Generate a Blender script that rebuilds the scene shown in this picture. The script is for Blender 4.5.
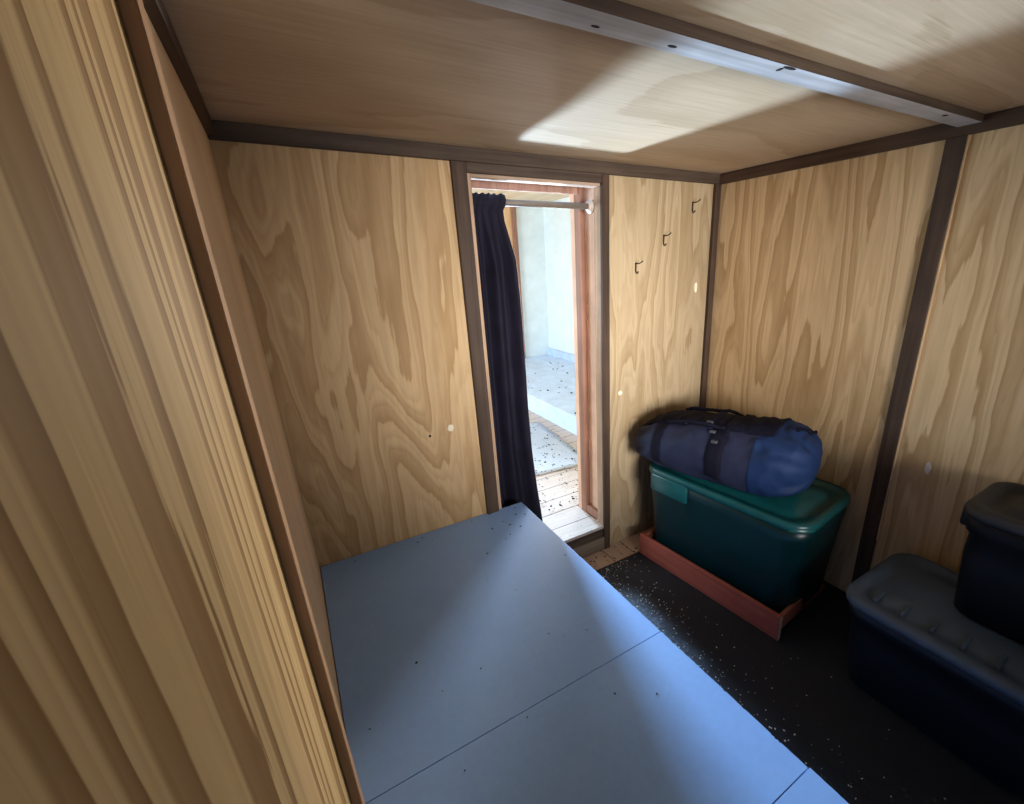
import bpy, bmesh, math, random
from mathutils import Vector, Matrix, noise as mnoise
PI = math.pi
SC = bpy.context.scene
COL = SC.collection
for o in list(bpy.data.objects):
    bpy.data.objects.remove(o, do_unlink=True)

# ------------------------------------------------------------------ camera
yaw, pitch, roll = math.radians(31.600), math.radians(-19.253), math.radians(-1.884)
f = Vector((math.sin(yaw) * math.cos(pitch), math.cos(yaw) * math.cos(pitch), math.sin(pitch)))
rt = Vector((math.cos(yaw), -math.sin(yaw), 0))
up = rt.cross(f)
r2 = rt * math.cos(roll) + up * math.sin(roll)
u2 = up * math.cos(roll) - rt * math.sin(roll)
cd = bpy.data.cameras.new('camera')
cam = bpy.data.objects.new('camera', cd)
COL.objects.link(cam)
M = Matrix((r2, u2, -f)).transposed().to_4x4()
M.translation = Vector((0.0855, -1.8089, 1.5799))
cam.matrix_world = M
cd.sensor_width = 36
cd.sensor_fit = 'HORIZONTAL'
cd.lens = 445.876 / 1024 * 36
cd.shift_x = -58.94 / 1024
cd.shift_y = 18.0 / 1024
cd.clip_start = 0.01
SC.camera = cam

# ------------------------------------------------------------------ view, world, light
SC.view_settings.view_transform = 'Standard'
SC.view_settings.look = 'None'
SC.view_settings.gamma = 1
SC.view_settings.use_curve_mapping = False
SC.view_settings.exposure = 0.0
SC.cycles.use_denoising = True
SC.cycles.max_bounces = 10
SC.cycles.diffuse_bounces = 7
SC.cycles.sample_clamp_indirect = 4.0
w = bpy.data.worlds.new('sky')
SC.world = w
w.use_nodes = True
w.node_tree.nodes['Background'].inputs[0].default_value = (0.62, 0.78, 1.0, 1)
w.node_tree.nodes['Background'].inputs[1].default_value = 1.0


def area(name, loc, target, sx, sy, power, color, spread=180):
    l = bpy.data.lights.new(name, 'AREA')
    l.shape = 'RECTANGLE'
    l.size, l.size_y, l.energy, l.color = sx, sy, power, color
    l.spread = math.radians(spread)
    o = bpy.data.objects.new(name, l)
    COL.objects.link(o)
    o.location = loc
    o.rotation_euler = (Vector(target) - Vector(loc)).to_track_quat('-Z', 'Y').to_euler()
    return o


# unseen daylight beyond the doorway; far and side beams added, aimed into this room
area('entry_left_assumed_light', (-0.44, 2.3, 1.35), (2.6, 2.6, 0.7), 1.5, 1.1, 105, (0.66, 0.86, 1.0))  # assumed source, out of view, that brightens the far room
area('entry_far_beam', (1.85, 3.90, 1.68), (1.0, -0.85, 0.35), 0.5, 0.5, 17.5, (0.52, 0.76, 1.0), 24)  # unseen source, shaped into a narrow beam to brighten the bunk edge
area('entry_side_beam', (3.26, 2.45, 1.35), (0.0, -1.15, 1.15), 0.8, 0.8, 19, (1.0, 0.93, 0.85), 40)  # unseen source added to brighten the left wall through the doorway
# added soft beam from behind the camera, narrowed so the room's edges stay dim
area('cabin_fill_beam', (0.95, -2.97, 1.30), (1.56, 0.0, 1.32), 1.2, 0.8, 18, (1.0, 0.97, 0.94), 50)
# added unseen spot lamp, standing in for assumed sunlit floor, to light the ceiling patch
sl = bpy.data.lights.new('added_ceiling_spot', 'SPOT')
sl.energy, sl.color = 1420, (0.54, 0.75, 1.0)
sl.spot_size, sl.spot_blend, sl.shadow_soft_size = math.radians(25), 0.9, 0.13
so = bpy.data.objects.new('added_ceiling_spot', sl)
COL.objects.link(so)
so.location = (1.33, 2.3, 0.30)
so.rotation_euler = (Vector((1.20, -0.42, 2.0)) - so.location).to_track_quat('-Z', 'Y').to_euler()


# ------------------------------------------------------------------ materials
def mat(name):
    m = bpy.data.materials.new(name)
    m.use_nodes = True
    nt = m.node_tree
    return m, nt, nt.nodes['Principled BSDF']


class NB:
    def __init__(s, nt):
        s.nt = nt

    def n(s, t, **k):
        x = s.nt.nodes.new(t)
        for a, b in k.items():
            setattr(x, a, b)
        return x

    def l(s, a, b):
        s.nt.links.new(a, b)

    def math(s, op, a, b=None, c=None):
        x = s.n('ShaderNodeMath', operation=op)
        for i, v in enumerate((a, b, c)):
            if v is None:
                continue
            if isinstance(v, (int, float)):
                x.inputs[i].default_value = v
            else:
                s.l(v, x.inputs[i])
        return x.outputs[0]

    def comb(s, a, b, c):
        x = s.n('ShaderNodeCombineXYZ')
        for i, v in enumerate((a, b, c)):
            if isinstance(v, (int, float)):
                x.inputs[i].default_value = v
            else:
                s.l(v, x.inputs[i])
        return x.outputs[0]

    def noise(s, vec, scale=1.0, detail=2, rough=0.5, dist=0.0):
        x = s.n('ShaderNodeTexNoise')
        s.l(vec, x.inputs['Vector'])
        x.inputs['Scale'].default_value = scale
        x.inputs['Detail'].default_value = detail
        x.inputs['Roughness'].default_value = rough
        x.inputs['Distortion'].default_value = dist
        return x.outputs[0]

    def ramp(s, fac, stops, interp='LINEAR'):
        x = s.n('ShaderNodeValToRGB')
        x.color_ramp.interpolation = interp
        e = x.color_ramp.elements
        while len(e) < len(stops):
            e.new(0.5)
        for i, (p, c) in enumerate(stops):
            e[i].position = p
            e[i].color = (*c, 1) if len(c) == 3 else c
        s.l(fac, x.inputs[0])
        return x.outputs[0]

    def mix(s, fac, a, b, blend='MIX'):
        x = s.n('ShaderNodeMix', data_type='RGBA', blend_type=blend)
        for i, v in ((0, fac), (6, a), (7, b)):
            if isinstance(v, (int, float)):
                x.inputs[i].default_value = v
            elif isinstance(v, tuple):
                x.inputs[i].default_value = (*v, 1)
            else:
                s.l(v, x.inputs[i])
        return x.outputs[2]

    def bump(s, h, bsdf, strength=0.2, dist=0.002):
        x = s.n('ShaderNodeBump')
        x.inputs['Strength'].default_value = strength
        x.inputs['Distance'].default_value = dist
        s.l(h, x.inputs['Height'])
        s.l(x.outputs[0], bsdf.inputs['Normal'])


def coords(nb):
    t = nb.n('ShaderNodeTexCoord')
    sp = nb.n('ShaderNodeSeparateXYZ')
    nb.l(t.outputs['Object'], sp.inputs[0])
    return t.outputs['Object'], sp.outputs


def ply(name, ax, light, dark, seed, su=2.6, sv=0.55, A=9.0, B=2.0, det=2.0, mid=0.5, rough=0.6, spec=0.15, wob=0.25, fine=0.3, rag=0.16):
    """plywood veneer; ax = (across, along) axes as 0,1,2"""
    m, nt, b = mat(name)
    nb = NB(nt)
    vec, xyz = coords(nb)
    u, v = xyz[ax[0]], xyz[ax[1]]
    # ragged fibre edges
    fib = nb.noise(nb.comb(nb.math('MULTIPLY', u, 90), nb.math('MULTIPLY', v, 3.0), seed), 1, 3, 0.6)
    big = nb.noise(nb.comb(nb.math('MULTIPLY', u, su), nb.math('MULTIPLY', v, sv), seed), 1, det, 0.45, 0.35)
    wb = nb.noise(nb.comb(nb.math('MULTIPLY', u, 14), nb.math('MULTIPLY', v, 4), seed + 3), 1, 3, 0.6)
    h = nb.math('ADD', nb.math('MULTIPLY', big, A), nb.math('MULTIPLY', u, B))
    h = nb.math('ADD', h, nb.math('MULTIPLY', fib, rag))
    h = nb.math('ADD', h, nb.math('MULTIPLY', wb, wob))
    fr = nb.math('FRACT', h)
    lm = tuple(l * (1 - mid) + d * mid for l, d in zip(light, dark))
    c = nb.ramp(fr, [(0.0, dark), (0.05, light), (0.45, light), (0.62, lm), (0.82, dark), (1.0, dark)])
    fr3 = nb.math('FRACT', nb.math('MULTIPLY', h, 3.0))
    c = nb.mix(fine, c, nb.ramp(fr3, [(0.0, dark), (0.1, light), (0.5, light), (0.9, dark), (1.0, dark)]))
    tone = nb.noise(nb.comb(nb.math('MULTIPLY', u, 1.3), nb.math('MULTIPLY', v, 0.7), seed + 9), 1, 2, 0.5)
    c = nb.mix(1.0, c, nb.ramp(tone, [(0.3, (0.84, 0.82, 0.78)), (0.7, (1.08, 1.06, 1.02))]), 'MULTIPLY')
    c = nb.mix(0.55, c, nb.ramp(fib, [(0.3, (0.80, 0.78, 0.74)), (0.7, (1.12, 1.12, 1.10))]), 'MULTIPLY')
    nb.l(c, b.inputs['Base Color'])
    b.inputs['Roughness'].default_value = rough
    b.inputs['Specular IOR Level'].default_value = spec
    nb.bump(fib, b, 0.15, 0.001)
    return m


def wood(name, along, light, dark, seed, rough=0.6, spec=0.3, freq=45):
    m, nt, b = mat(name)
    nb = NB(nt)
    vec, xyz = coords(nb)
    k = [freq, freq, freq]
    k[along] = 1.6
    p = nb.comb(*[nb.math('MULTIPLY', xyz[i], k[i]) for i in range(3)])
    ad = nb.n('ShaderNodeVectorMath', operation='ADD')
    nb.l(p, ad.inputs[0])
    ad.inputs[1].default_value = (seed, seed * 1.7, seed * 0.6)
    n1 = nb.noise(ad.outputs[0], 1, 4, 0.6, 0.4)
    n2 = nb.noise(vec, 7, 2, 0.5)
    c = nb.ramp(n1, [(0.32, dark), (0.68, light)])
    c = nb.mix(0.6, c, nb.ramp(n2, [(0.3, (0.75, 0.74, 0.73)), (0.7, (1.1, 1.1, 1.1))]), 'MULTIPLY')
    nb.l(c, b.inputs['Base Color'])
    b.inputs['Roughness'].default_value = rough
    b.inputs['Specular IOR Level'].default_value = spec
    nb.bump(n1, b, 0.25, 0.001)
    return m


def plain(name, color, rough=0.5, spec=0.4, nz=6, amt=0.15, metal=0.0, bump=0.0):
    m, nt, b = mat(name)
    nb = NB(nt)
    vec, xyz = coords(nb)
    n1 = nb.noise(vec, nz, 4, 0.6)
    lo = tuple(c * (1 - amt) for c in color)
    hi = tuple(min(1, c * (1 + amt)) for c in color)
    nb.l(nb.ramp(n1, [(0.3, lo), (0.7, hi)]), b.inputs['Base Color'])
    b.inputs['Roughness'].default_value = rough
    b.inputs['Specular IOR Level'].default_value = spec
    b.inputs['Metallic'].default_value = metal
    if bump:
        nb.bump(n1, b, bump, 0.003)
    return m


LT, DK = (0.585, 0.42, 0.245), (0.425, 0.275, 0.14)
M_left = ply('plywood_wide_stripes', (1, 2), (0.55, 0.40, 0.205), (0.25, 0.145, 0.058), 4.3, su=8.0, sv=0.2, A=5.0, B=15.0, det=2.5, wob=0.35, mid=0.75, fine=0.15, spec=0.04, rag=0.4)
M_leftfar = ply('plywood_plain_sheet', (1, 2), (0.88, 0.70, 0.50), (0.82, 0.63, 0.43), 9.1, su=1.5, sv=0.3, A=3.0, B=1.0, det=1.5, wob=0.1, fine=0.05, spec=0.04)
M_back = ply('plywood_cathedral', (0, 2), LT, DK, 12.7, su=3.4, sv=0.55, A=9.0, B=3.5, det=3.0, wob=0.45)
M_backpale = ply('plywood_pale_sheet', (0, 2), (0.46, 0.36, 0.235), (0.34, 0.245, 0.14), 43.9, su=3.8, sv=0.6, A=9.0, B=5.0, det=3.0, wob=0.45)
M_right = ply('plywood_right_wall', (1, 2), (0.66, 0.485, 0.295), (0.45, 0.30, 0.155), 31.2, su=3.6, sv=0.45, A=9.0, B=6.0, det=3.0, wob=0.45)
M_ceil = ply('plywood_ceiling', (1, 0), (0.55, 0.43, 0.31), (0.475, 0.36, 0.245), 55.1, su=2.0, sv=0.8, A=5.0, B=1.0, mid=0.3, fine=0.15)
M_trimx = wood('rough_trim_crosswise', 0, (0.095, 0.066, 0.046), (0.045, 0.028, 0.02), 2.0)
M_trimy = wood('rough_trim_lengthwise', 1, (0.10, 0.058, 0.036), (0.045, 0.025, 0.016), 5.0)
M_trimz = wood('rough_trim_upright', 2, (0.088, 0.052, 0.034), (0.038, 0.022, 0.014), 8.0)
M_studl = wood('planed_stud_left', 2, (0.50, 0.32, 0.19), (0.40, 0.25, 0.14), 11.0, spec=0.03)
M_jamb = wood('pine_jamb', 2, (0.55, 0.38, 0.25), (0.34, 0.21, 0.13), 14.0)
M_jambx = wood('pine_jamb_crosswise', 0, (0.50, 0.36, 0.26), (0.30, 0.20, 0.14), 15.0)
M_jambl = wood('pale_lit_edge', 2, (0.85, 0.66, 0.42), (0.72, 0.52, 0.30), 18.0)  # pale tint stands in for light on the stud's edge
M_jambd = wood('grey_brown_skirt', 0, (0.22, 0.17, 0.125), (0.14, 0.105, 0.075), 16.0)
M_pink = wood('pale_pine_panel', 2, (0.86, 0.57, 0.40), (0.76, 0.48, 0.32), 17.0, freq=30)
M_red = wood('reddish_stud', 2, (0.42, 0.22, 0.15), (0.24, 0.12, 0.08), 19.0)
M_entry = ply('plywood_entry_room', (0, 2), (0.86, 0.72, 0.55), (0.76, 0.58, 0.40), 71.0, su=2.2, sv=0.5, A=6, B=2)
M_entrypale = plain('daylight_tinted_plywood', (0.78, 0.86, 0.88), 0.6, 0.3, 5, 0.06)  # bluish white puts the daylight on the plywood into its colour
M_entryr = ply('plywood_entry_side', (1, 2), (0.86, 0.76, 0.62), (0.76, 0.62, 0.46), 77.0, su=2.2, sv=0.5, A=6, B=2)
M_orange = ply('plywood_entry_end', (0, 2), (0.86, 0.60, 0.36), (0.78, 0.50, 0.28), 73.0, su=2.2, sv=0.5, A=6, B=2)
M_beam = wood('weathered_grey_board', 0, (0.56, 0.58, 0.62), (0.36, 0.36, 0.37), 22.0, freq=35)
M_redbox = wood('red_stained_board', 1, (0.40, 0.095, 0.06), (0.28, 0.06, 0.04), 25.0, spec=0.3)
M_redboxx = wood('red_stained_board_cross', 0, (0.30, 0.10, 0.06), (0.20, 0.06, 0.035), 26.0, spec=0.3)
M_rawedge = wood('raw_wood_edge', 2, (0.55, 0.40, 0.30), (0.42, 0.29, 0.21), 27.0)
M_bench = plain('pale_blue_bench_paint', (0.55, 0.69, 0.90), 0.45, 0.4, 9, 0.12)
M_rod = plain('grey_painted_rod', (0.17, 0.14, 0.115), 0.45, 0.4, 30, 0.1)
M_flange = plain('cream_plastic', (0.50, 0.42, 0.35), 0.4, 0.5, 20, 0.05)
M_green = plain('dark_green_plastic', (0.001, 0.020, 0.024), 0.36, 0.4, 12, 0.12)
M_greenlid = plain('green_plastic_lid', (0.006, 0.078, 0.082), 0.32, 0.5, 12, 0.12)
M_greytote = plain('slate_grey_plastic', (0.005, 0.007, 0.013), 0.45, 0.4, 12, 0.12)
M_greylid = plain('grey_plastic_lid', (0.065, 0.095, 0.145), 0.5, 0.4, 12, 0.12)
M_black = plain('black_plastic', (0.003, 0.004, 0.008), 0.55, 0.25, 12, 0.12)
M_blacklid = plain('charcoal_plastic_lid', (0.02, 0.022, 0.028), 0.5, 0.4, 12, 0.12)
M_metal = plain('rusty_dark_iron', (0.06, 0.035, 0.02), 0.5, 0.4, 60, 0.3, metal=0.6)
M_white = plain('pale_wood_filler', (0.80, 0.72, 0.55), 0.6, 0.3, 60, 0.1)
M_strip = plain('black_webbing', (0.006, 0.006, 0.014), 0.8, 0.10, 80, 0.3)
M_buckle = plain('grey_plastic_buckle', (0.06, 0.06, 0.07), 0.5, 0.5, 40, 0.1)
M_chip = plain('pale_wood_chips', (0.74, 0.72, 0.70), 0.7, 0.2, 90, 0.3)
M_dark = plain('dark_crumb', (0.02, 0.018, 0.018), 0.7, 0.2, 90, 0.3)


def bed_material():
    m, nt, b = mat('blue_grey_floor_paint')
    nb = NB(nt)
    vec, xyz = coords(nb)
    n1 = nb.noise(vec, 3.0, 4, 0.6)
    n2 = nb.noise(vec, 60, 3, 0.6)
    c = nb.ramp(n1, [(0.3, (0.245, 0.43, 0.84)), (0.7, (0.28, 0.485, 0.90))])
    c = nb.mix(0.5, c, nb.ramp(n2, [(0.3, (0.93, 0.93, 0.93)), (0.7, (1.05, 1.05, 1.05))]), 'MULTIPLY')
    # worn grey corner by the doorway
    d = nb.n('ShaderNodeVectorMath', operation='DISTANCE')
    nb.l(vec, d.inputs[0])
    d.inputs[1].default_value = (0.86, -0.01, 0.472)
    wn = nb.math('ADD', d.outputs['Value'], nb.math('MULTIPLY', n2, 0.06))
    c = nb.mix(nb.ramp(wn, [(0.05, (0.8, 0.8, 0.8)), (0.13, (0, 0, 0))]), c, (0.20, 0.19, 0.19))
    nb.l(c, b.inputs['Base Color'])
    b.inputs['Roughness'].default_value = 0.42
    b.inputs['Specular IOR Level'].default_value = 0.3
    nb.bump(n2, b, 0.08, 0.001)
    return m


M_bed = bed_material()


def mat_material(name, base, speck, scale_y, dust=None):
    m, nt, b = mat(name)
    nb = NB(nt)
    vec, xyz = coords(nb)
    wv = nb.math('SINE', nb.math('MULTIPLY', xyz[0], 2 * PI / 0.009))
    n2 = nb.noise(vec, 55, 4, 0.7)
    n3 = nb.noise(vec, 5, 2, 0.5)
    f1 = nb.math('MULTIPLY', n2, nb.ramp(n3, [(0.35, (0.6, 0.6, 0.6)), (0.65, (1, 1, 1))]))
    c = nb.mix(nb.ramp(f1, [(0.60, (0, 0, 0)), (0.66, (1, 1, 1))]), base, speck)
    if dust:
        # dust between platform and doorway, its blue brightness painting the daylight falling there
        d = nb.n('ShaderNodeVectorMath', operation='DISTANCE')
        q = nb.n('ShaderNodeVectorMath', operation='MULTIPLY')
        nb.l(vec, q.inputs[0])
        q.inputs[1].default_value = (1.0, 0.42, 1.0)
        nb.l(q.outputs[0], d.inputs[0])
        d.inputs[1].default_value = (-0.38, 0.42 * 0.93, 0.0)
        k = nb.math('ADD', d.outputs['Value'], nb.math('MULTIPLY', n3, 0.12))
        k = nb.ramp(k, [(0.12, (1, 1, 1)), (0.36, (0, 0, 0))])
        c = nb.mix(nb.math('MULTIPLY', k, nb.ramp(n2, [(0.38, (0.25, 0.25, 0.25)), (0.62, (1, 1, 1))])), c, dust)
    nb.l(c, b.inputs['Base Color'])
    b.inputs['Roughness'].default_value = 0.5
    b.inputs['Specular IOR Level'].default_value = 0.4
    h = nb.math('ADD', nb.math('MULTIPLY', wv, 0.5), n2)
    nb.bump(h, b, 0.6, 0.003)
    return m


M_mat = mat_material('black_ribbed_rubber', (0.007, 0.009, 0.015), (0.05, 0.06, 0.07), 1, (0.30, 0.42, 0.62))  # last tint: dust with blue doorway daylight painted in
M_entrymat = mat_material('dusty_blue_grey_mat', (0.46, 0.54, 0.66), (0.70, 0.72, 0.75), 1)


def board_floor(name, light, dark, axis, width, seed, litter=(0.12, 0.09, 0.07)):
    """planks: `axis` is across the planks"""
    m, nt, b = mat(name)
    nb = NB(nt)
    vec, xyz = coords(nb)
    a, c_ = xyz[axis], xyz[1 - axis]
    q = nb.math('DIVIDE', nb.math('ADD', a, 0.03), width)
    fr = nb.math('FRACT', q)
    idx = nb.math('FLOOR', q)
    n1 = nb.noise(nb.comb(nb.math('MULTIPLY', a, 60), nb.math('MULTIPLY', c_, 2.5), nb.math('MULTIPLY', idx, 7.3)), 1, 4, 0.6, 0.5)
    col = nb.ramp(n1, [(0.3, dark), (0.7, light)])
    n2 = nb.noise(vec, 70, 3, 0.65)
    col = nb.mix(nb.ramp(n2, [(0.63, (0, 0, 0)), (0.68, (0.8, 0.8, 0.8))]), col, litter)
    seam = nb.math('LESS_THAN', fr, 0.035)
    col = nb.mix(seam, col, (0.05, 0.035, 0.025))
    nb.l(col, b.inputs['Base Color'])
    b.inputs['Roughness'].default_value = 0.6
    b.inputs['Specular IOR Level'].default_value = 0.3
    return m


M_floor = board_floor('bare_board_floor', (0.64, 0.44, 0.30), (0.48, 0.31, 0.20), 0, 0.14, 3)
M_entryfloor = board_floor('pale_entry_boards', (0.54, 0.47, 0.435), (0.43, 0.37, 0.335), 1, 0.15, 6)


def fabric(name, c1, c2, nz=140, bump=0.5, rough=0.75, lint=None):
    m, nt, b = mat(name)
    nb = NB(nt)
    vec, xyz = coords(nb)
    n1 = nb.noise(vec, nz, 3, 0.6)
    n2 = nb.noise(vec, 9, 3, 0.55)
    c = nb.ramp(n2, [(0.3, c1), (0.7, c2)])
    if lint:
        c = nb.mix(nb.ramp(n1, [(0.68, (0, 0, 0)), (0.74, (1, 1, 1))]), c, lint)
    nb.l(c, b.inputs['Base Color'])
    b.inputs['Roughness'].default_value = rough
    b.inputs['Specular IOR Level'].default_value = 0.25
    nb.bump(nb.math('ADD', n2, nb.math('MULTIPLY', n1, 0.25)), b, bump, 0.004)
    return m


M_curtain = fabric('navy_black_curtain_cloth', (0.006, 0.005, 0.013), (0.011, 0.009, 0.022), 220, 0.5, 0.8, (0.03, 0.028, 0.04))
M_bag = fabric('navy_nylon', (0.012, 0.015, 0.038), (0.017, 0.020, 0.050), 200, 0.6, 0.72)
M_bagend = fabric('royal_blue_nylon', (0.006, 0.021, 0.075), (0.008, 0.027, 0.093), 200, 0.6, 0.70)


# ------------------------------------------------------------------ mesh helpers
def finish(name, bm, material, parent=None, smooth=False):
    me = bpy.data.meshes.new(name)
    bmesh.ops.recalc_face_normals(bm, faces=bm.faces)
    bm.to_mesh(me)
    bm.free()
    me.materials.append(material)
    if smooth:
        for p in me.polygons:
            p.use_smooth = True
    o = bpy.data.objects.new(name, me)
    COL.objects.link(o)
    if parent is not None:
        o.parent = parent
    return o


def box(bm, a, b, bev=0.0, seg=2, rot=None):
    a, b = Vector(a), Vector(b)
    c = (a + b) / 2
    r = bmesh.ops.create_cube(bm, size=1)
    vs = r['verts']
    for v in vs:
        v.co = Vector((v.co.x * (b.x - a.x), v.co.y * (b.y - a.y), v.co.z * (b.z - a.z)))
    if bev:
        es = list({e for v in vs for e in v.link_edges})
        rr = bmesh.ops.bevel(bm, geom=es, offset=bev, segments=seg, affect='EDGES', profile=0.5)
        vs = list({v for v in rr['verts']} | {v for v in vs if v.is_valid})
    for v in vs:
        if rot:
            v.co = rot @ v.co
        v.co += c
    return vs


def bx(name, a, b, material, parent=None, bev=0.002):
    bm = bmesh.new()
    box(bm, a, b, bev, 1)
    return finish(name, bm, material, parent)


def struct(o):
    o['kind'] = 'structure'
    return o


def thing(name, loc, label, cat, rz=0.0, group=None):
    o = bpy.data.objects.new(name, None)
    COL.objects.link(o)
    o.empty_display_size = 0.1
    o.location = loc
    o.rotation_euler = (0, 0, rz)
    tag(o, label, cat, group)
    return o


def tag(o, label, cat, group=None):
    o['label'], o['category'] = label, cat
    if group:
        o['group'] = group
    return o


def tube(bm, pts, r, n=10, cap=True):
    """round tube along a polyline; r may be a list"""
    pts = [Vector(p) for p in pts]
    rings = []
    prev = None
    for i, p in enumerate(pts):
        t = (pts[min(i + 1, len(pts) - 1)] - pts[max(i - 1, 0)]).normalized()
        if prev is None:
            a = t.orthogonal().normalized()
        else:
            a = (prev - t * prev.dot(t)).normalized()
        prev = a
        b = t.cross(a)
        rr = r[i] if isinstance(r, (list, tuple)) else r
        rings.append([bm.verts.new(p + (a * math.cos(2 * PI * k / n) + b * math.sin(2 * PI * k / n)) * rr) for k in range(n)])
    for i in range(len(rings) - 1):
        for k in range(n):
            bm.faces.new((rings[i][k], rings[i][(k + 1) % n], rings[i + 1][(k + 1) % n], rings[i + 1][k]))
    if cap:
        bm.faces.new(rings[0][::-1])
        bm.faces.new(rings[-1])
    return rings


def rrect(hx, hy, r, n=6):
    out = []
    for cx, cy, a0 in ((hx - r, hy - r, 0), (-hx + r, hy - r, 90), (-hx + r, -hy + r, 180), (hx - r, -hy + r, 270)):
        for k in range(n + 1):
            a = math.radians(a0 + 90 * k / n)
            out.append((cx + r * math.cos(a), cy + r * math.sin(a)))
    return out


def loft_rr(bm, levels, n=6, close_bottom=True, close_top=True):
    """levels: (z, hx, hy, r)"""
    rings = [[bm.verts.new((x, y, z)) for x, y in rrect(hx, hy, r, n)] for z, hx, hy, r in levels]
    k = len(rings[0])
    for a, b in zip(rings, rings[1:]):
        for i in range(k):
            bm.faces.new((a[i], a[(i + 1) % k], b[(i + 1) % k], b[i]))
    if close_bottom:
        bm.faces.new(rings[0][::-1])
    if close_top:
        bm.faces.new(rings[-1])
    return rings


# ------------------------------------------------------------------ room shell
W, H, NY = 2.164, 2.0, -3.0        # width, ceiling height, wall behind the camera
X0, X1 = 0.767, 1.430              # door opening in the back wall plywood
T = 0.015

bm = bmesh.new()
box(bm, (-T, 0, 0), (X0, T, H))
box(bm, (X1, 0, 0), (W + T, T, H))
box(bm, (X0, 0, 1.92), (X1, T, H))
wall_back = struct(finish('wall_back', bm, M_back))
wall_back.data.materials.append(M_backpale)             # a paler sheet right of the doorway
for p_ in wall_back.data.polygons:
    if p_.center.x > 1.41:
        p_.material_index = 1
bm = bmesh.new()
box(bm, (-T, NY, 0), (0, -1.02, H))
box(bm, (-T, -1.02, 0), (0, 0, H))
wl = struct(finish('wall_left', bm, M_left))
wl.data.materials.append(M_leftfar)                     # the plain sheet beyond the stud
for p_ in wl.data.polygons:
    if p_.center.y > -1.0:
        p_.material_index = 1
struct(bx('wall_right', (W, NY, 0), (W + T, 0, H), M_right, bev=0))
bm = bmesh.new()
box(bm, (0, NY - T, 0), (0.5, NY, H))
box(bm, (1.4, NY - T, 0), (W, NY, H))
box(bm, (0.5, NY - T, 0), (1.4, NY, 0.95))
box(bm, (0.5, NY - T, 1.55), (1.4, NY, H))  # leaves an unseen opening, added behind the fill beam
struct(finish('wall_front', bm, M_back))
struct(bx('ceiling', (-T, NY - T, H), (W + T, T, H + 0.02), M_ceil, bev=0))
struct(bx('floor', (-T, NY - T, -0.02), (W + T, T, 0), M_floor, bev=0))

# ceiling-line strips
struct(bx('trim_1', (0, -0.020, 1.952), (W, 0, H), M_trimx))
struct(bx('trim_2', (W - 0.018, NY, 1.950), (W, -0.020, H), M_trimy))
struct(bx('trim_3', (0, NY, 1.958), (0.020, -0.020, H), M_trimy))
# corner post, wall studs
struct(bx('trim_4', (W - 0.040, -0.022, 0), (W - 0.001, 0, 1.952), M_trimz))
struct(bx('trim_5', (W - 0.016, -1.060, 0), (W, -1.000, 1.950), M_trimz))
struct(bx('trim_6', (0, -1.050, 0), (0.018, -0.990, 1.958), M_studl))
struct(bx('stud_lit_edge', (W - 0.008, -1.0645, 0.35), (W, -1.0602, 1.950), M_jambl, bpy.data.objects['trim_5'], 0))  # pale strip painting the lit near side of the stud
# grey ceiling strap, slightly askew
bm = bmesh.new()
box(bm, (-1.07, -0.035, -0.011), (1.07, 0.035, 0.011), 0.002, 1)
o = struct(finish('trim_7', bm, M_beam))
o.data.materials.append(M_trimx)                        # edges coloured dark to stand in for their shade
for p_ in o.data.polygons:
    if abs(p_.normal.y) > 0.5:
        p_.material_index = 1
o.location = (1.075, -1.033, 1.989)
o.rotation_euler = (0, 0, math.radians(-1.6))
for kx, ky, rx_, ry_ in ((0.075, -0.026, 0.022, 0.006), (0.06, -0.012, 0.006, 0.010), (0.86, -0.012, 0.012, 0.008), (-0.24, 0.01, 0.012, 0.005), (-0.42, 0.012, 0.010, 0.004)):
    bm = bmesh.new()
    bmesh.ops.create_icosphere(bm, subdivisions=2, radius=1.0)
    for v in bm.verts:
        v.co = Vector((kx + v.co.x * rx_, ky + v.co.y * ry_, -0.0112 + v.co.z * 0.0012))
    struct(finish('knot', bm, M_dark, o))

# ------------------------------------------------------------------ doorway
SILL = 0.155
dr = struct(bx('door_1', (1.390, -0.018, 0), (1.430, 0.0, 1.952), M_trimz))           # right post face
struct(bx('right_jamb', (1.393, 0.0, 0), (1.445, 0.055, 1.95), M_jamb, dr))
struct(bx('jamb_panel', (1.424, 0.055, SILL), (1.445, 0.175, 1.95), M_pink, dr, 0))
struct(bx('jamb_panel_foot', (1.397, 0.055, SILL), (1.424, 0.175, SILL + 0.050), M_red, dr))
struct(bx('outer_stud', (1.393, 0.175, 0), (1.470, 0.224, 2.0), M_red, dr))
struct(bx('sheathing_edge', (1.394, 0.224, 0), (1.470, 0.258, 2.0), M_pink, dr, 0))
struct(bx('left_post', (0.709, -0.018, 0), (0.767, 0.0, 1.952), M_trimz, dr))
struct(bx('left_jamb', (0.767, -0.004, 0), (0.786, 0.280, 1.95), M_jamb, dr))
struct(bx('lintel', (0.767, -0.016, 1.916), (1.390, 0.0, 1.952), M_trimx, dr))
struct(bx('lintel_lining', (0.786, 0.0, 1.905), (1.393, 0.055, 1.95), M_jambx, dr))
struct(bx('head_panel', (0.786, 0.055, 1.93), (1.424, 0.185, 1.95), M_bench, dr, 0))
struct(bx('outer_head', (0.786, 0.185, 1.897), (1.393, 0.205, 1.95), M_red, dr))
struct(bx('head_filling', (0.709, 0.016, 1.95), (1.470, 0.280, 2.35), M_trimx, dr, 0))
struct(bx('sill_board', (0.786, -0.008, SILL - 0.018), (1.393, 0.280, SILL), M_entryfloor, dr))
struct(bx('sill_riser', (0.767, 0.002, 0.0), (1.393, 0.280, SILL - 0.018), M_trimx, dr, 0))
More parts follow.
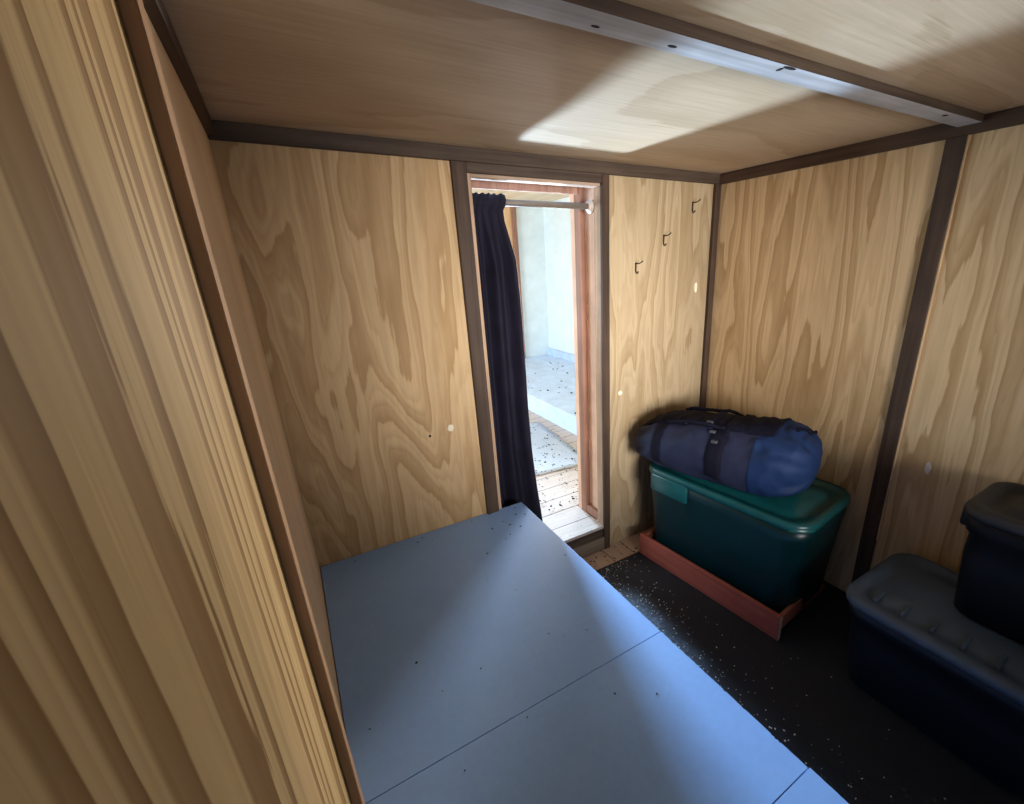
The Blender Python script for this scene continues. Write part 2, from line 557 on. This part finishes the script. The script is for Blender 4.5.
struct(bx('sill_skirt', (0.767, -0.016, 0.0), (1.390, 0.002, 0.085), M_jambd, dr))

# ------------------------------------------------------------------ room beyond the doorway
EX0, EX1, EY, EZ = -0.45, 3.28, 3.92, 2.35
struct(bx('floor_entry', (EX0, 0.28, SILL - 0.03), (EX1, EY, SILL), M_entryfloor, bev=0))
struct(bx('ceiling_entry', (EX0, T, EZ), (EX1, EY, EZ + 0.02), M_entry, bev=0))
bm = bmesh.new()
box(bm, (2.86, EY, 0), (EX1 + T, EY + T, EZ))
struct(finish('wall_entry_far', bm, M_entrypale))
bm = bmesh.new()
box(bm, (EX0, EY, 0), (1.45, EY + T, EZ))
box(bm, (2.25, EY, 0), (2.86, EY + T, EZ))
box(bm, (1.45, EY, 0), (2.25, EY + T, 1.25))
box(bm, (1.45, EY, 2.05), (2.25, EY + T, EZ))  # gap added where the far beam stands, out of view
struct(finish('wall_entry_end', bm, M_orange))
bm = bmesh.new()
box(bm, (EX1, T, 0), (EX1 + T, 2.0, EZ))
box(bm, (EX1, 2.9, 0), (EX1 + T, EY, EZ))
box(bm, (EX1, 2.0, 0), (EX1 + T, 2.9, 0.90))
box(bm, (EX1, 2.0, 1.80), (EX1 + T, 2.9, EZ))  # unseen opening added for the side beam
struct(finish('wall_entry_right', bm, M_entrypale))
bm = bmesh.new()
box(bm, (EX0 - T, T, 0), (EX0, 1.5, EZ))
box(bm, (EX0 - T, 3.1, 0), (EX0, EY, EZ))
box(bm, (EX0 - T, 1.5, 0), (EX0, 3.1, 0.75))
box(bm, (EX0 - T, 1.5, 1.95), (EX0, 3.1, EZ))  # frames an assumed window opening for the left light
struct(finish('wall_entry_left', bm, M_entryr))
bm = bmesh.new()
box(bm, (EX0, T + 0.001, 0), (0.709, T + 0.012, EZ))
box(bm, (1.46, 0.268, 0), (EX1, 0.280, EZ))
struct(finish('wall_entry_near', bm, M_entry))
struct(bx('trim_8', (2.80, EY - 0.05, 0.335), (2.86, EY, EZ), M_red))                  # stud on the far wall
struct(bx('baseboard_entry', (EX1 - 0.05, 1.6, 0.335), (EX1, EY, 0.43), M_bench))

bench = thing('bench_platform', (2.03, 2.6, SILL), 'low pale blue bench platform in the room seen through the doorway', 'bench')
bm = bmesh.new()
box(bm, (0.0, -1.42, 0.160), (EX1 - 2.03 - 0.001, 1.31, 0.180), 0.002, 1)
finish('bench_top', bm, M_bench, bench)
bm = bmesh.new()
box(bm, (0.012, -1.40, 0.0), (0.030, 1.30, 0.160), 0.002, 1)
finish('bench_front', bm, M_bench, bench)

em = thing('floor_mat', (1.45, 1.3, SILL), 'dusty blue grey mat on the pale boards beyond the doorway', 'mat', math.radians(-6))
bm = bmesh.new()
N1, N2 = 16, 20
g = [[None] * (N2 + 1) for _ in range(N1 + 1)]
random.seed(5)
for i in range(N1 + 1):
    for j in range(N2 + 1):
        x, y = -0.55 + 0.98 * i / N1, -0.52 + 1.05 * j / N2
        z = 0.004 + 0.004 * max(0, mnoise.noise(Vector((x * 3, y * 3, 1))))
        g[i][j] = bm.verts.new((x, y, z))
for i in range(N1):
    for j in range(N2):
        bm.faces.new((g[i][j], g[i + 1][j], g[i + 1][j + 1], g[i][j + 1]))
r = bmesh.ops.extrude_face_region(bm, geom=bm.faces[:])
for v in r['geom']:
    if isinstance(v, bmesh.types.BMVert):
        v.co.z += 0.005
finish('mat_sheet', bm, M_entrymat, em, True)

# ------------------------------------------------------------------ bunk platform (left)
BW, BZ = 0.892, 0.472
bunk = thing('bunk_platform', (0.45, -1.5, 0), 'broad blue grey painted plywood bunk platform along the left wall', 'bunk')


def deck(y0, y1, dx=0.0):
    """one painted plywood sheet with a slightly chipped outer edge"""
    bm = bmesh.new()
    n = max(2, int((y1 - y0) / 0.005))
    rows = []
    for k in range(n + 1):
        y = y0 + (y1 - y0) * k / n
        e = BW + dx + 0.0012 * mnoise.noise(Vector((y * 60, 3.1, 0))) - (0.006 * abs(mnoise.noise(Vector((y * 300, 2.0, 1)))) if mnoise.noise(Vector((y * 31, 9.0, 4))) > 0.15 else 0)
        rows.append([(0.003, y), (e - 0.03, y), (e, y)])
    top = [[bm.verts.new((x - 0.45, y + 1.5, BZ)) for x, y in r_] for r_ in rows]
    bot = [[bm.verts.new((x - 0.45, y + 1.5, BZ - 0.015)) for x, y in r_] for r_ in rows]
    for k in range(n):
        for c in range(2):
            bm.faces.new((top[k][c], top[k][c + 1], top[k + 1][c + 1], top[k + 1][c]))
            bm.faces.new((bot[k][c], bot[k + 1][c], bot[k + 1][c + 1], bot[k][c + 1]))
        bm.faces.new((top[k][2], bot[k][2], bot[k + 1][2], top[k + 1][2]))
        bm.faces.new((top[k][0], top[k + 1][0], bot[k + 1][0], bot[k][0]))
    for k in (0, n):
        for c in range(2):
            bm.faces.new((top[k][c], top[k][c + 1], bot[k][c + 1], bot[k][c]))
    return finish('deck_panel', bm, M_bed, bunk)


deck(-0.999, -0.003)
deck(-1.4855, -1.0015)
deck(-2.95, -1.488, 0.004)
bm = bmesh.new()
box(bm, (0.40, -1.44, 0.0), (0.418, 1.49, BZ - 0.015), 0.002, 1)
finish('side_board', bm, M_bed, bunk)
for y in (1.47, 0.50, 0.01, -1.40):
    bm = bmesh.new()
    box(bm, (-0.44, y - 0.02, 0.37), (0.40, y + 0.02, BZ - 0.0152), 0.002, 1)
    finish('joist', bm, M_trimx, bunk)

# ------------------------------------------------------------------ black mat and litter
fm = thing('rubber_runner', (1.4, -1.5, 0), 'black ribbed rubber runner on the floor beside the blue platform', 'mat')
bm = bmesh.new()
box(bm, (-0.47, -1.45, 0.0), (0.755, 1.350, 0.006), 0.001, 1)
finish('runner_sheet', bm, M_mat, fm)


def crumbs(name, label, cat, pts, rmin, rmax, material, z):
    bm = bmesh.new()
    for (x, y) in pts:
        s = random.uniform(rmin, rmax)
        rr = bmesh.ops.create_icosphere(bm, subdivisions=1, radius=s)
        k = Vector((random.uniform(0.6, 1.6), random.uniform(0.5, 1.2), random.uniform(0.3, 0.6)))
        rz = Matrix.Rotation(random.uniform(0, PI), 3, 'Z')
        for v in rr['verts']:
            v.co = rz @ Vector((v.co.x * k.x, v.co.y * k.y, v.co.z * k.z)) + Vector((x, y, z + s * k.z * 0.9))
    o = tag(finish(name, bm, material), label, cat)
    o['kind'] = 'stuff'
    return o


random.seed(11)
pts = []
for _ in range(900):
    t = random.random() ** 1.6
    y = -0.17 - 1.5 * t
    d = abs(random.gauss(0, 0.13)) if random.random() < 0.86 else random.uniform(0, 0.6)
    x = 0.935 + 0.12 + (0.14 - 0.1 * t) + (d if random.random() < 0.7 else -d * 0.7)
    if x > 0.93 and not (y > -1.02 and x > 1.5):
        pts.append((x, y))
crumbs('wood_chips', 'pale wood chips and dust scattered over the black runner', 'wood chips', pts, 0.0010, 0.0036, M_chip, 0.006)
pts = [(1.0 + 0.6 * random.random(), -0.02 - 0.12 * random.random()) for _ in range(60)]
crumbs('floor_litter', 'dark crumbs on the bare boards below the doorway sill', 'crumbs', pts, 0.002, 0.006, M_dark, 0.0)
pts = [(random.uniform(0.05, 0.86), -random.random() ** 1.3 * 1.6 - 0.03) for _ in range(26)] + \
      [(random.gauss(0.78, 0.05), random.gauss(-0.10, 0.05)) for _ in range(10)]
crumbs('mouse_droppings', 'few dark crumbs scattered on the blue grey platform', 'crumbs', pts, 0.002, 0.0042, M_dark, BZ)
pts = [(random.uniform(1.0, 1.95), random.uniform(0.3, 1.8)) for _ in range(520)]
crumbs('entry_litter', 'dark crumbs and leaf bits on the floor beyond the doorway', 'crumbs', pts, 0.002, 0.008, M_dark, SILL + 0.011)
pts = [(random.uniform(2.06, 3.1), random.uniform(1.3, 3.7)) for _ in range(60)]
crumbs('bench_litter', 'dark crumbs on the pale blue bench beyond the doorway', 'crumbs', pts, 0.004, 0.014, M_dark, 0.335)

# ------------------------------------------------------------------ curtain and rod
rod = thing('curtain_rod', (1.09, 0.085, 1.832), 'grey round curtain rod across the top of the doorway', 'curtain rod')
bm = bmesh.new()
tube(bm, [(-0.303, 0, 0), (0.302, 0, 0)], 0.0135, 16)
finish('rod_bar', bm, M_rod, rod, True)
bm = bmesh.new()
for a, b_, rr in ((0.300, 0.311, 0.030), (0.288, 0.301, 0.020)):
    tube(bm, [(a, 0, 0), (b_, 0, 0)], rr, 24)
bmesh.ops.bevel(bm, geom=[e for e in bm.edges if e.calc_face_angle(0) > 1], offset=0.002, segments=2, affect='EDGES')
finish('rod_socket', bm, M_flange, rod, True)

cur = thing('curtain', (0.88, 0.085, 1.832), 'dark navy curtain bunched at the left side of the doorway', 'curtain')
bm = bmesh.new()
LV = [(1.862, 0.800, 0.955), (1.852, 0.798, 0.957), (1.80, 0.797, 0.948), (1.76, 0.797, 0.950), (1.70, 0.796, 0.965), (1.605, 0.795, 0.987), (1.45, 0.794, 0.996),
      (1.30, 0.793, 1.000), (1.10, 0.792, 1.003), (0.91, 0.791, 1.004), (0.75, 0.791, 1.008), (0.64, 0.791, 1.014), (0.48, 0.791, 1.026), (0.32, 0.791, 1.040), (0.20, 0.791, 1.05)]


def cl(z):
    for (za, a0, a1), (zb, b0, b1) in zip(LV, LV[1:]):
        if za >= z >= zb:
            t = (za - z) / (za - zb)
            return a0 + (b0 - a0) * t, a1 + (b1 - a1) * t
    return LV[-1][1:]


NU, NV = 90, 80
fr_, bk_ = [], []
for j in range(NV + 1):
    z = 1.862 - (1.862 - 0.20) * j / NV
    a0, a1 = cl(z)
    row, row2 = [], []
    for i in range(NU + 1):
        s = i / NU
        drop = min(1.0, max(0.0, (1.80 - z) / 0.25))
        amp = 0.006 + 0.022 * drop
        ph = 2 * PI * (3.2 * s + 0.35 * math.sin(3.1 * s + 1.0)) + 0.4 * math.sin(z * 2.2)
        y = amp * math.sin(ph) + 0.004 * mnoise.noise(Vector((s * 14, z * 5, 2.0)))
        if z > 1.80:
            y += -0.020 * math.sqrt(max(0, 1 - ((z - 1.832) / 0.033) ** 2)) - 0.002
        x = a0 + (a1 - a0) * s
        row.append(bm.verts.new((x - 0.88, y, z - 1.832 + (0.003 * math.sin(s * 37) if j == 0 else 0))))
        row2.append(bm.verts.new((x - 0.88, y + (0.040 * math.sqrt(max(0, 1 - ((z - 1.832) / 0.033) ** 2)) + 0.004 if z > 1.80 else 0.004), z - 1.832)))
    fr_.append(row)
    bk_.append(row2)
for j in range(NV):
    for i in range(NU):
        bm.faces.new((fr_[j][i], fr_[j + 1][i], fr_[j + 1][i + 1], fr_[j][i + 1]))
        bm.faces.new((bk_[j][i], bk_[j][i + 1], bk_[j + 1][i + 1], bk_[j + 1][i]))
for i in range(NU):
    bm.faces.new((fr_[0][i], fr_[0][i + 1], bk_[0][i + 1], bk_[0][i]))
    bm.faces.new((fr_[NV][i], bk_[NV][i], bk_[NV][i + 1], fr_[NV][i + 1]))
for j in range(NV):
    bm.faces.new((fr_[j][0], bk_[j][0], bk_[j + 1][0], fr_[j + 1][0]))
    bm.faces.new((fr_[j][NU], fr_[j + 1][NU], bk_[j + 1][NU], bk_[j][NU]))
finish('cloth', bm, M_curtain, cur, True)

# ------------------------------------------------------------------ hooks
HK = [(1.976, 1.842, 'highest of three rusty coat hooks, nearest the corner post'),
      (1.783, 1.684, 'middle of three rusty coat hooks on the pale plywood'),
      (1.603, 1.556, 'lowest of three rusty coat hooks, nearest the doorway')]
first = None
for x, z, lab in HK:
    if first is None:
        first = thing('coat_hook', (x, 0, z), lab, 'hook', 0, 'screw-in coat hooks beside the doorway')
        bm = bmesh.new()
        tube(bm, [(0, -0.002, 0.022), (0, -0.0035, 0.005), (0, -0.002, -0.020)], [0.0035, 0.0042, 0.0035], 8)
        tube(bm, [(0, -0.002, 0.019), (0.001, -0.014, 0.016), (0.002, -0.032, 0.018), (0.003, -0.046, 0.024), (0.003, -0.050, 0.028)], [0.0032, 0.0028, 0.0028, 0.0028, 0.004], 8)
        P = [(0, -0.002, -0.017)]
        for k in range(9):
            a = PI + PI * 0.95 * k / 8
            P.append((0.001, -0.012 - 0.009 * math.cos(a), -0.019 + 0.010 * math.sin(a)))
        tube(bm, P, [0.0032] * 9 + [0.004], 8)
        hook_shank = finish('hook_wire', bm, M_metal, first, True)
    else:
        o = first.copy()
        COL.objects.link(o)
        o.location = (x, 0, z)
        o['label'] = lab
        c = hook_shank.copy()
        COL.objects.link(c)
        c.parent = o

# pale veneer repairs and knots on the walls (part of the wall surface)


def blob(name, wall, c, ax, rx, rz, seed, material=M_white):
    bm = bmesh.new()
    n = 18
    vs, vs2 = [], []
    for k in range(n):
        a = 2 * PI * k / n
        rr = 1 + 0.35 * mnoise.noise(Vector((math.cos(a) * 1.5, math.sin(a) * 1.5, seed)))
        du, dz = rx * rr * math.cos(a), rz * rr * math.sin(a)
        if ax == 'y':
            p, q = Vector((c[0] + du, -0.0004, c[1] + dz)), Vector((c[0] + du * 0.9, -0.0016, c[1] + dz * 0.9))
        else:
            p, q = Vector((W - 0.0004, c[0] + du, c[1] + dz)), Vector((W - 0.0016, c[0] + du * 0.9, c[1] + dz * 0.9))
        vs.append(bm.verts.new(p))
        vs2.append(bm.verts.new(q))
    bm.faces.new(vs2)
    for k in range(n):
        bm.faces.new((vs[k], vs[(k + 1) % n], vs2[(k + 1) % n], vs2[k]))
    return finish(name, bm, material, wall)


blob('knot_patch', wall_back, (0.591, 0.931), 'y', 0.014, 0.016, 1)
blob('knot_patch', wall_back, (0.499, 0.915), 'y', 0.005, 0.006, 2, M_dark)
blob('knot_patch', wall_back, (2.036, 1.439), 'y', 0.012, 0.026, 3)
blob('knot_patch', wall_back, (1.511, 0.924), 'y', 0.013, 0.014, 4)
M_putty = plain('white_wall_chip', (0.62, 0.58, 0.54), 0.6, 0.3, 60, 0.1)
wr = bpy.data.objects['wall_right']
blob('bare_chip', wr, (-1.178, 0.755), 'x', 0.012, 0.024, 6, M_putty)

# ------------------------------------------------------------------ red tray under the green tote
RZ = math.radians(5.5)
tray = thing('wooden_tray', (1.53, -0.16, 0.0065), 'shallow red stained wooden tray under the green tote', 'tray', RZ)
TL, TW = 0.825, 0.50
bm = bmesh.new()
box(bm, (0.0, -TL, 0.0), (0.020, 0.0, 0.125), 0.002, 1)
finish('front_board', bm, M_redbox, tray)
for y0 in (-TL + 0.004, -0.02):
    bm = bmesh.new()
    xe = 0.20 if y0 < -0.3 else TW
    box(bm, (0.020, y0, 0.04), (xe, y0 + 0.018, 0.115), 0.002, 1)
    box(bm, (0.020, y0 + (0.018 if y0 < -0.3 else -0.008), 0.06), (xe, y0 + (0.026 if y0 < -0.3 else 0.0), 0.098), 0.002, 1)
    finish('end_board', bm, M_redboxx, tray)
bm = bmesh.new()
box(bm, (0.020, -TL + 0.022, 0.0), (TW, 0.0 - 0.02, 0.015), 0.001, 1)
finish('tray_bottom', bm, M_redboxx, tray)
bm = bmesh.new()
box(bm, (0.001, -TL - 0.0015, 0.002), (0.019, -TL, 0.122))
finish('raw_end', bm, M_rawedge, tray)


# ------------------------------------------------------------------ totes
def tote(name, loc, rz, label, hx, hy, h, mb, ml, taper=0.86, r=0.07, ridges=True, notches=0, lip=0.010):
    t = thing(name, loc, label, 'storage tote', rz, None)
    bm = bmesh.new()
    k = taper
    lv = [(0.0, hx * k - 0.012, hy * k - 0.012, r), (0.012, hx * k, hy * k, r), (h * 0.55, hx * (k + 0.45 * (1 - k)), hy * (k + 0.45 * (1 - k)), r),
          (h - 0.10, hx * (1 - 0.16 * (1 - k)) - lip * 1.2, hy * (1 - 0.16 * (1 - k)) - lip * 1.2, r),
          (h - 0.092, hx - 0.006, hy - 0.006, r), (h - 0.03, hx - 0.004, hy - 0.004, r)]
    loft_rr(bm, lv, 8)
    finish('tote_body', bm, mb, t, True)
    bm = bmesh.new()
    lv = [(h - 0.034, hx + 0.002, hy + 0.002, r), (h - 0.034, hx + lip, hy + lip, r + 0.01), (h - 0.014, hx + lip, hy + lip, r + 0.01), (h - 0.005, hx + lip * 0.4, hy + lip * 0.4, r + 0.01),
          (h, hx - 0.006, hy - 0.006, r), (h, hx - 0.030, hy - 0.030, r - 0.01),
          (h - 0.012, hx - 0.040, hy - 0.040, r - 0.02), (h - 0.012, hx - 0.075, hy - 0.075, r - 0.03),
          (h - 0.002, hx - 0.085, hy - 0.085, r - 0.03), (h - 0.002, hx * 0.3, hy * 0.3, 0.01)]
    loft_rr(bm, lv, 8)
    lid = finish('tote_lid', bm, ml, t, True)
    if ridges:
        for s in (-1, 1):
            bm = bmesh.new()
            box(bm, (-hx * 0.45, s * (hy + 0.004) - 0.018, h - 0.115), (hx * 0.45, s * (hy + 0.004) + 0.018, h - 0.036), 0.010, 2)
            finish('tote_handle', bm, mb, t, True)
    for q in range(notches):
        bm = bmesh.new()
        y = hy - 0.09 - q * 0.085
        box(bm, (-hx + 0.045, y - 0.006, h - 0.013), (-hx + 0.12, y + 0.006, h + 0.004), 0.003, 1)
        finish('lid_rib', bm, ml, lid)
    return t


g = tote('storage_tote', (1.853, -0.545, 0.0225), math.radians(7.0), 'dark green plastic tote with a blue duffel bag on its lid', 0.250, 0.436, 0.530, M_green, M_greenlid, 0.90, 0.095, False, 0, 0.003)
bm = bmesh.new()
box(bm, (-0.257, 0.14, 0.405), (-0.220, 0.37, 0.505), 0.010, 2)
finish('side_latch', bm, M_greenlid, g, True)
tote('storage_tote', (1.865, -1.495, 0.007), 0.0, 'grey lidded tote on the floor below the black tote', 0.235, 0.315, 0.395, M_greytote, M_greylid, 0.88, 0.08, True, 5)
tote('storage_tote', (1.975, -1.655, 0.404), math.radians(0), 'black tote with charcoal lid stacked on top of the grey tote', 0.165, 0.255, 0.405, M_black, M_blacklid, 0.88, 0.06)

# ------------------------------------------------------------------ duffel bag
AX = Vector((0.300, -0.954, 0)).normalized()
ANG = math.atan2(-AX.x, AX.y) + PI      # local -y runs along the bag towards the camera
BAGC = (1.772, -0.455, 0.553)
bag = thing('duffel_bag', BAGC, 'blue duffel bag with black straps lying on the green tote', 'bag', math.atan2(AX.x, -AX.y))
HL = 0.440


def sect(t):
    """semi width, semi height, at t in -1 (far) .. 1 (near)"""
    e = 1 - abs(t) ** 5
    k = max(0.0, e) ** 0.5
    wv = (0.212 + 0.026 * t) * (0.30 + 0.70 * k) * (1 - 0.16 * max(0, -t) ** 2)
    hv = (0.150 + 0.018 * t) * (0.30 + 0.70 * k) * (1 - 0.22 * max(0, -t) ** 3)
    return wv, hv


def bagpt(t, a, off=0.0, wr_=1.0):
    wv, hv = sect(t)
    ca, sa = math.cos(a), math.sin(a)
    p = 2 / 2.5
    x = math.copysign(abs(ca) ** p, ca) * (wv + off)
    z = math.copysign(abs(sa) ** p, sa) * (hv + off)
    zc = (0.150 + 0.018 * t) * (1 - 0.22 * max(0, -t) ** 3)
    if z < -zc + 0.02:
        z = max(z, -zc + 0.0)
    n = mnoise.noise(Vector((t * 3.5, ca * 1.6, sa * 1.6 + 5)))
    n2 = mnoise.noise(Vector((t * 11, ca * 4, sa * 4 + 2)))
    d = 1 + wr_ * (0.09 * n + 0.040 * n2)
    fold = max(0, abs(t) - 0.62) * 0.22 * math.sin(a * 9 + 3 * n) * wr_ + 0.03 * max(0, sa) * math.sin(t * 17 + 5 * n2 + ca * 4) * wr_
    d += fold
    z2 = z * d if z > 0 else z
    return Vector((x * d, -t * HL, zc + z2))


NT, NA = 72, 72
TS = [math.sin(PI / 2 * (2 * i / NT - 1)) * 0.55 + (2 * i / NT - 1) * 0.45 for i in range(NT + 1)]


def bagskin(name, t0, t1, material, parent, off=0.0, caps=True, a0=0, a1=2 * PI, wr_=1.0):
    bm = bmesh.new()
    ts = [t for t in TS if t0 < t < t1]
    ts = [t0] + ts + [t1]
    rings = [[bm.verts.new(bagpt(t, 2 * PI * k / NA, off, wr_)) for k in range(NA)] for t in ts]
    for a, b in zip(rings, rings[1:]):
        for k in range(NA):
            bm.faces.new((a[k], a[(k + 1) % NA], b[(k + 1) % NA], b[k]))
    if caps:
        for rg, s in ((rings[0], 1), (rings[-1], -1)):
            c = Vector((0, 0, 0))
            for v in rg:
                c += v.co
            c /= NA
            cv = bm.verts.new(c + Vector((0, -0.012 * (-s), 0)))
            for k in range(NA):
                bm.faces.new((rg[k], rg[(k + 1) % NA], cv))
    return finish(name, bm, material, parent, True)


body = bagskin('bag_body', -0.998, 0.52, M_bag, bag)
bagskin('end_panel', 0.50, 0.998, M_bagend, bag, 0.001)


def band(name, t, wdt, a0, a1, off=0.004, material=M_strip, parent=bag, skew=0.0):
    bm = bmesh.new()
    n = 48
    top, bot = [], []
    for k in range(n + 1):
        a = a0 + (a1 - a0) * k / n
        tt = t + skew * (k / n - 0.5)
        top.append([bm.verts.new(bagpt(tt + s * wdt, a, off)) for s in (-1, -0.3, 0.3, 1)])
        bot.append([bm.verts.new(bagpt(tt + s * wdt, a, off - 0.006)) for s in (-1, -0.3, 0.3, 1)])
    for k in range(n):
        for i in range(3):
            bm.faces.new((top[k][i], top[k][i + 1], top[k + 1][i + 1], top[k + 1][i]))
            bm.faces.new((bot[k][i], bot[k + 1][i], bot[k + 1][i + 1], bot[k][i + 1]))
        bm.faces.new((top[k][0], top[k + 1][0], bot[k + 1][0], bot[k][0]))
        bm.faces.new((top[k][3], bot[k][3], bot[k + 1][3], top[k + 1][3]))
    return finish(name, bm, material, parent, True)


band('strap', -0.56, 0.060, math.radians(15), math.radians(205), skew=0.0)
band('strap', 0.14, 0.085, math.radians(15), math.radians(205), skew=0.0)
# zip flap along the top
bm = bmesh.new()
n = 60
rows = []
for k in range(n + 1):
    t = -0.90 + 1.55 * k / n
    rows.append([bm.verts.new(bagpt(t, math.radians(a), 0.005 + (0.006 if i in (1, 2, 3) else 0))) for i, a in enumerate((62, 76, 90, 104, 118))])
for k in range(n):
    for i in range(4):
        bm.faces.new((rows[k][i], rows[k][i + 1], rows[k + 1][i + 1], rows[k + 1][i]))
r = bmesh.ops.extrude_face_region(bm, geom=bm.faces[:])
for v in r['geom']:
    if isinstance(v, bmesh.types.BMVert):
        v.co.z -= 0.005
finish('zip_flap', bm, M_strip, bag, True)
# carry handles
for s, lift in ((118, 0.012), (66, 0.008)):
    bm = bmesh.new()
    P = []
    for k in range(25):
        t = -0.52 + 0.68 * k / 24
        q = bagpt(t, math.radians(s), 0.006)
        q.z += lift * math.sin(PI * k / 24) + 0.004
        q.x += 0.02 * math.sin(PI * k / 24) * (-1 if s > 90 else 1)
        P.append(q)
    tube(bm, P, 0.009, 8)
    finish('carry_handle', bm, M_strip, bag, True)
for t, a in ((-0.02, 112), (0.06, 128), (0.12, 146), (-0.30, 116)):
    q = bagpt(t, math.radians(a), 0.009)
    bm = bmesh.new()
    box(bm, q - Vector((0.010, 0.014, 0.006)), q + Vector((0.010, 0.014, 0.006)), 0.003, 2)
    finish('buckle', bm, M_buckle, bag, True)
# side compression strap at the near end
bm = bmesh.new()
P = []
for k in range(20):
    a = math.radians(95 - 75 * k / 19)
    q = bagpt(0.80 + 0.1 * math.sin(PI * k / 19), a, 0.006)
    P.append(q)
tube(bm, P, 0.007, 8)
finish('end_strap', bm, M_strip, bag, True)
